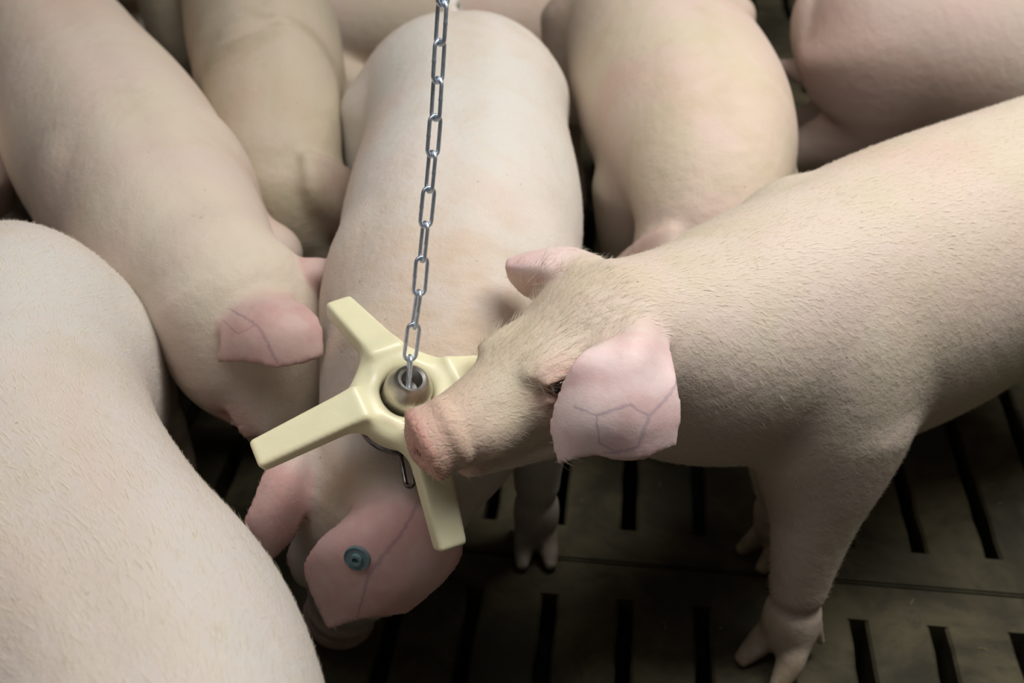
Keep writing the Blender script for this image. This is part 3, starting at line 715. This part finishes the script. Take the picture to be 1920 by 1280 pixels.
# the pig behind it on the left, ear flopped over its eye
bpath = [(-.87, 2.02), (-.715, 1.76), (-.57, 1.51), (-.475, 1.34)]
hb = Head((-.335, 1.115, .455), (.075, -.06, -.15), (.25, -.45, .5), 1.0)
bp, bc = hb.prims()
t_b = torso(bpath, .92, .98, neck=[(-.435, 1.255, .437, .128, .135, .145), (-.388, 1.18, .445, .108, .110, .125), (*hb.p(0, 0, 0), .088, .082, .09), (*hb.p(.06, 0, -.005), .082, .068, .085)])
prims = [t_b] + bp + tail(bpath) + foreleg((-.36, 1.36, .36), (-.37, 1.36), (.4, -.9), .95) + foreleg((-.55, 1.32, .36), (-.53, 1.335), (.4, -.9), .95) + hindleg(bpath, .10, .095, (-.78, 2.03)) + hindleg(bpath, .08, -.12, (-.97, 1.92))
for sd in (-1, 1):
    sp, st_ = at(bpath, .93, sd * .085, .38); prims.append(Ell(sp, (.10, .065, .15), np.stack([st_, [-st_[1], st_[0], 0], [0, 0, 1]]), .03))
ear_b = Ear(G([[(425, 578, 1.30), (448, 556, 1.295), (482, 545, 1.30), (512, 552, 1.32)],
               [(424, 606, 1.265), (462, 590, 1.25), (508, 578, 1.25), (562, 573, 1.28)],
               [(419, 640, 1.255), (466, 630, 1.235), (527, 622, 1.235), (595, 606, 1.26)],
               [(412, 673, 1.26), (466, 674, 1.24), (529, 684, 1.24), (604, 664, 1.26)]]), .0062, .0043, .012)
ear_b2 = Ear(G([[(548, 492, 1.36), (550, 520, 1.35), (548, 556, 1.37)], [(585, 486, 1.36), (588, 516, 1.35), (585, 552, 1.37)], [(622, 488, 1.37), (626, 515, 1.365), (620, 545, 1.38)]]), .006, .0035, .012)
bveins = [((.15, .1), (.55, .45), .018), ((.55, .45), (.95, .62), .018), ((.35, .05), (.62, .25), .011), ((.62, .25), (.55, .45), .011)]
m_b = skin_mat('pig_skin_left', (.60, .52, .42), (.60, .49, .42), (.50, .41, .29), (.52, .37, .335), bveins, .35, 1.7)
root, V, Q, zn = build_pig('pig', (-.6, 1.6), 'tan pink pig at the left, its ear flopped forward over its face', prims, bc, [ear_b, ear_b2], .0044, m_b, hb)
eyeball(root, (-.6, 1.6), hb, 1); eyeball(root, (-.6, 1.6), hb, -1)

# the pigs further back
def back_pig(label, path, Q0, f, u, W, H, mat, feet, h=.0075, neck_mid=None, dz=0.0, hams=(.115, -.115), zones=(), tz=.515, droop=.5):
    hd = Head(Q0, f, u, 1.0); pr, ct = hd.prims(); e = np.asarray(path[-1])
    d = unit(np.asarray(path[-1], float) - np.asarray(path[-2], float)); a = np.array([*(e - d * .02), .435]); q = np.asarray(Q0, float)
    mid = a * .5 + q * .5 + np.array([*(d * .02), .02])
    t = torso(path, W, H, dz, neck=[(*(a * .7 + mid * .3), .130 * W, .14, .148), (*mid, .112, .115, .13), (*hd.p(0, 0, 0), .088, .082, .09), (*hd.p(.06, 0, -.005), .082, .068, .085)])
    prims = [t] + pr + tail(path, .2, tz)
    for (s_, side), ft in zip(((.93, .095 * W), (.93, -.095 * W)), feet[:2]):
        p, tt = at(path, s_, side, .36); prims += foreleg(p, ft or tuple(p[:2]), tt, .95)
        p, tt = at(path, .92, side * .72, .38); prims.append(Ell(p, (.10, .065, .15), np.stack([tt, [-tt[1], tt[0], 0], [0, 0, 1]]), .03))
    for side in hams:
        p, tt = at(path, .06, side, 0); prims += hindleg(path, .13, side, tuple(p[:2]), k=.045)
    c0 = np.mean(np.asarray(path, float), 0)
    r, V, Qd, z = build_pig('pig', c0, label, prims, ct, [hd.ear(1, droop=droop), hd.ear(-1, droop=droop)], h, mat, hd, zones)
    eyeball(r, c0, hd, 1); eyeball(r, c0, hd, -1)
    return r
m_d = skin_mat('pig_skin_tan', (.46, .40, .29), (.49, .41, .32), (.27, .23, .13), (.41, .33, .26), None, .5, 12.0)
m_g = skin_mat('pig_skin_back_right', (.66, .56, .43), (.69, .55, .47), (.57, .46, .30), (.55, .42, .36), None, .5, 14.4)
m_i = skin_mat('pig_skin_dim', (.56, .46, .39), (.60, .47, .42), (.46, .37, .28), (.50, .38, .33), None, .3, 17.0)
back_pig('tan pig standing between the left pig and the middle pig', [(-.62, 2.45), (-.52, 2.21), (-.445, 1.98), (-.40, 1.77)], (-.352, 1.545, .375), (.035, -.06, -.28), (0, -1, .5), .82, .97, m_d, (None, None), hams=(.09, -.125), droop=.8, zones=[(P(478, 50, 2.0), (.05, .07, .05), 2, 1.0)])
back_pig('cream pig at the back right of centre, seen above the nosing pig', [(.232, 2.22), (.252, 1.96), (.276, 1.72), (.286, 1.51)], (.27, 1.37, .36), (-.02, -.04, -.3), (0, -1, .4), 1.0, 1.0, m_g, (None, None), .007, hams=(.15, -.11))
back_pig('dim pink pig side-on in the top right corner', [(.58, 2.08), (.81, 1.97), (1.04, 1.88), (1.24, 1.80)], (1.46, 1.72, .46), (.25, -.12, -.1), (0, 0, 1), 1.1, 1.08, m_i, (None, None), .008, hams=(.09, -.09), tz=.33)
def resting_pig(label, path, Q0, f, u, mat, h):
    hd = Head(Q0, f, u, 1.0); pr, ct = hd.prims(); e = np.asarray(path[-1], float); d = unit(e - np.asarray(path[-2], float))
    t = torso(path, 1.06, .98, -.242, neck=[(*(e + d * .03), .20, .13, .13, .14), (*(e + d * .10), .20, .11, .11, .12), (*hd.p(0, 0, 0), .088, .08, .09)])
    prims = [t] + pr + tail(path, .2, .28)
    for s_, sd, ln in ((.90, .13, .16), (.90, -.13, .16), (.18, .13, .20), (.18, -.13, .20)):      # legs folded along the floor
        p, tt = at(path, s_, sd, .075); n2 = np.array([-tt[1], tt[0], 0]) * np.sign(sd)
        prims.append(Tube([(*p, .07, .085, .07), (*(p + tt * ln * .5 + n2 * .035 - Z3 * .03), .045, .05, .042), (*(p + tt * ln + n2 * .03 - Z3 * .04), .028, .03, .03)], k=.03))
        prims += foot(*(p + tt * (ln + .04) + n2 * .03)[:2], tt, .85)
    c0 = np.mean(np.asarray(path, float), 0)
    r, V, Qd, z = build_pig('pig', c0, label, prims, ct, [hd.ear(1), hd.ear(-1)], h, mat, hd, (), False)
    eyeball(r, c0, hd, 1); eyeball(r, c0, hd, -1)
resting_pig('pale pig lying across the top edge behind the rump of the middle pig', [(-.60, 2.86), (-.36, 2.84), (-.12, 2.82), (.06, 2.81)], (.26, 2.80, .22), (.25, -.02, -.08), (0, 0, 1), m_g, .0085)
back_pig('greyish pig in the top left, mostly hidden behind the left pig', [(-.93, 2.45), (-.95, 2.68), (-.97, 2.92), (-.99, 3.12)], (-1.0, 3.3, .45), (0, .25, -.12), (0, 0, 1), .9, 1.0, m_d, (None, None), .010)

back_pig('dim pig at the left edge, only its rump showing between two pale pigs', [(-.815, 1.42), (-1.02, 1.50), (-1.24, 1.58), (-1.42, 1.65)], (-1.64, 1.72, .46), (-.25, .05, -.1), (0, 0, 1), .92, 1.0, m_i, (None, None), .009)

# ------------------------------------------------------------------ straw bits trodden into the floor
strawm = plain_mat('straw', (.20, .155, .07), .7, 0, 80, .25, .1)
bm = bmesh.new(); rr = random.Random(5)
for _ in range(70):
    u, t = rr.uniform(-.6, 1.0), rr.uniform(.75, 1.7); a = rr.uniform(0, 6.28); L = rr.uniform(.002, .007); wd = rr.uniform(.0004, .0009)
    if abs(((u - U0 + PITCH_S / 2) % PITCH_S) - PITCH_S / 2) > .036: continue
    p = fpt(u, t); d = np.array([math.cos(a), math.sin(a)]); s_ = np.array([-d[1], d[0]])
    vs = []
    for x, y, z in ((-L, -wd, .0006), (L, -wd, .0012), (L, wd, .0012), (-L, wd, .0006), (0, 0, .0024)):
        q = p + d * x + s_ * y; vs.append(bm.verts.new((*q, z)))
    for f in ((0, 1, 4), (1, 2, 4), (2, 3, 4), (3, 0, 4), (3, 2, 1, 0)): bm.faces.new([vs[k] for k in f])
o = link('straw_bits', mesh_bm('straw_bits', bm, False), None, strawm, 'stuff')
o['label'] = 'scattered short straw bits on the dark slatted floor'; o['category'] = 'straw'
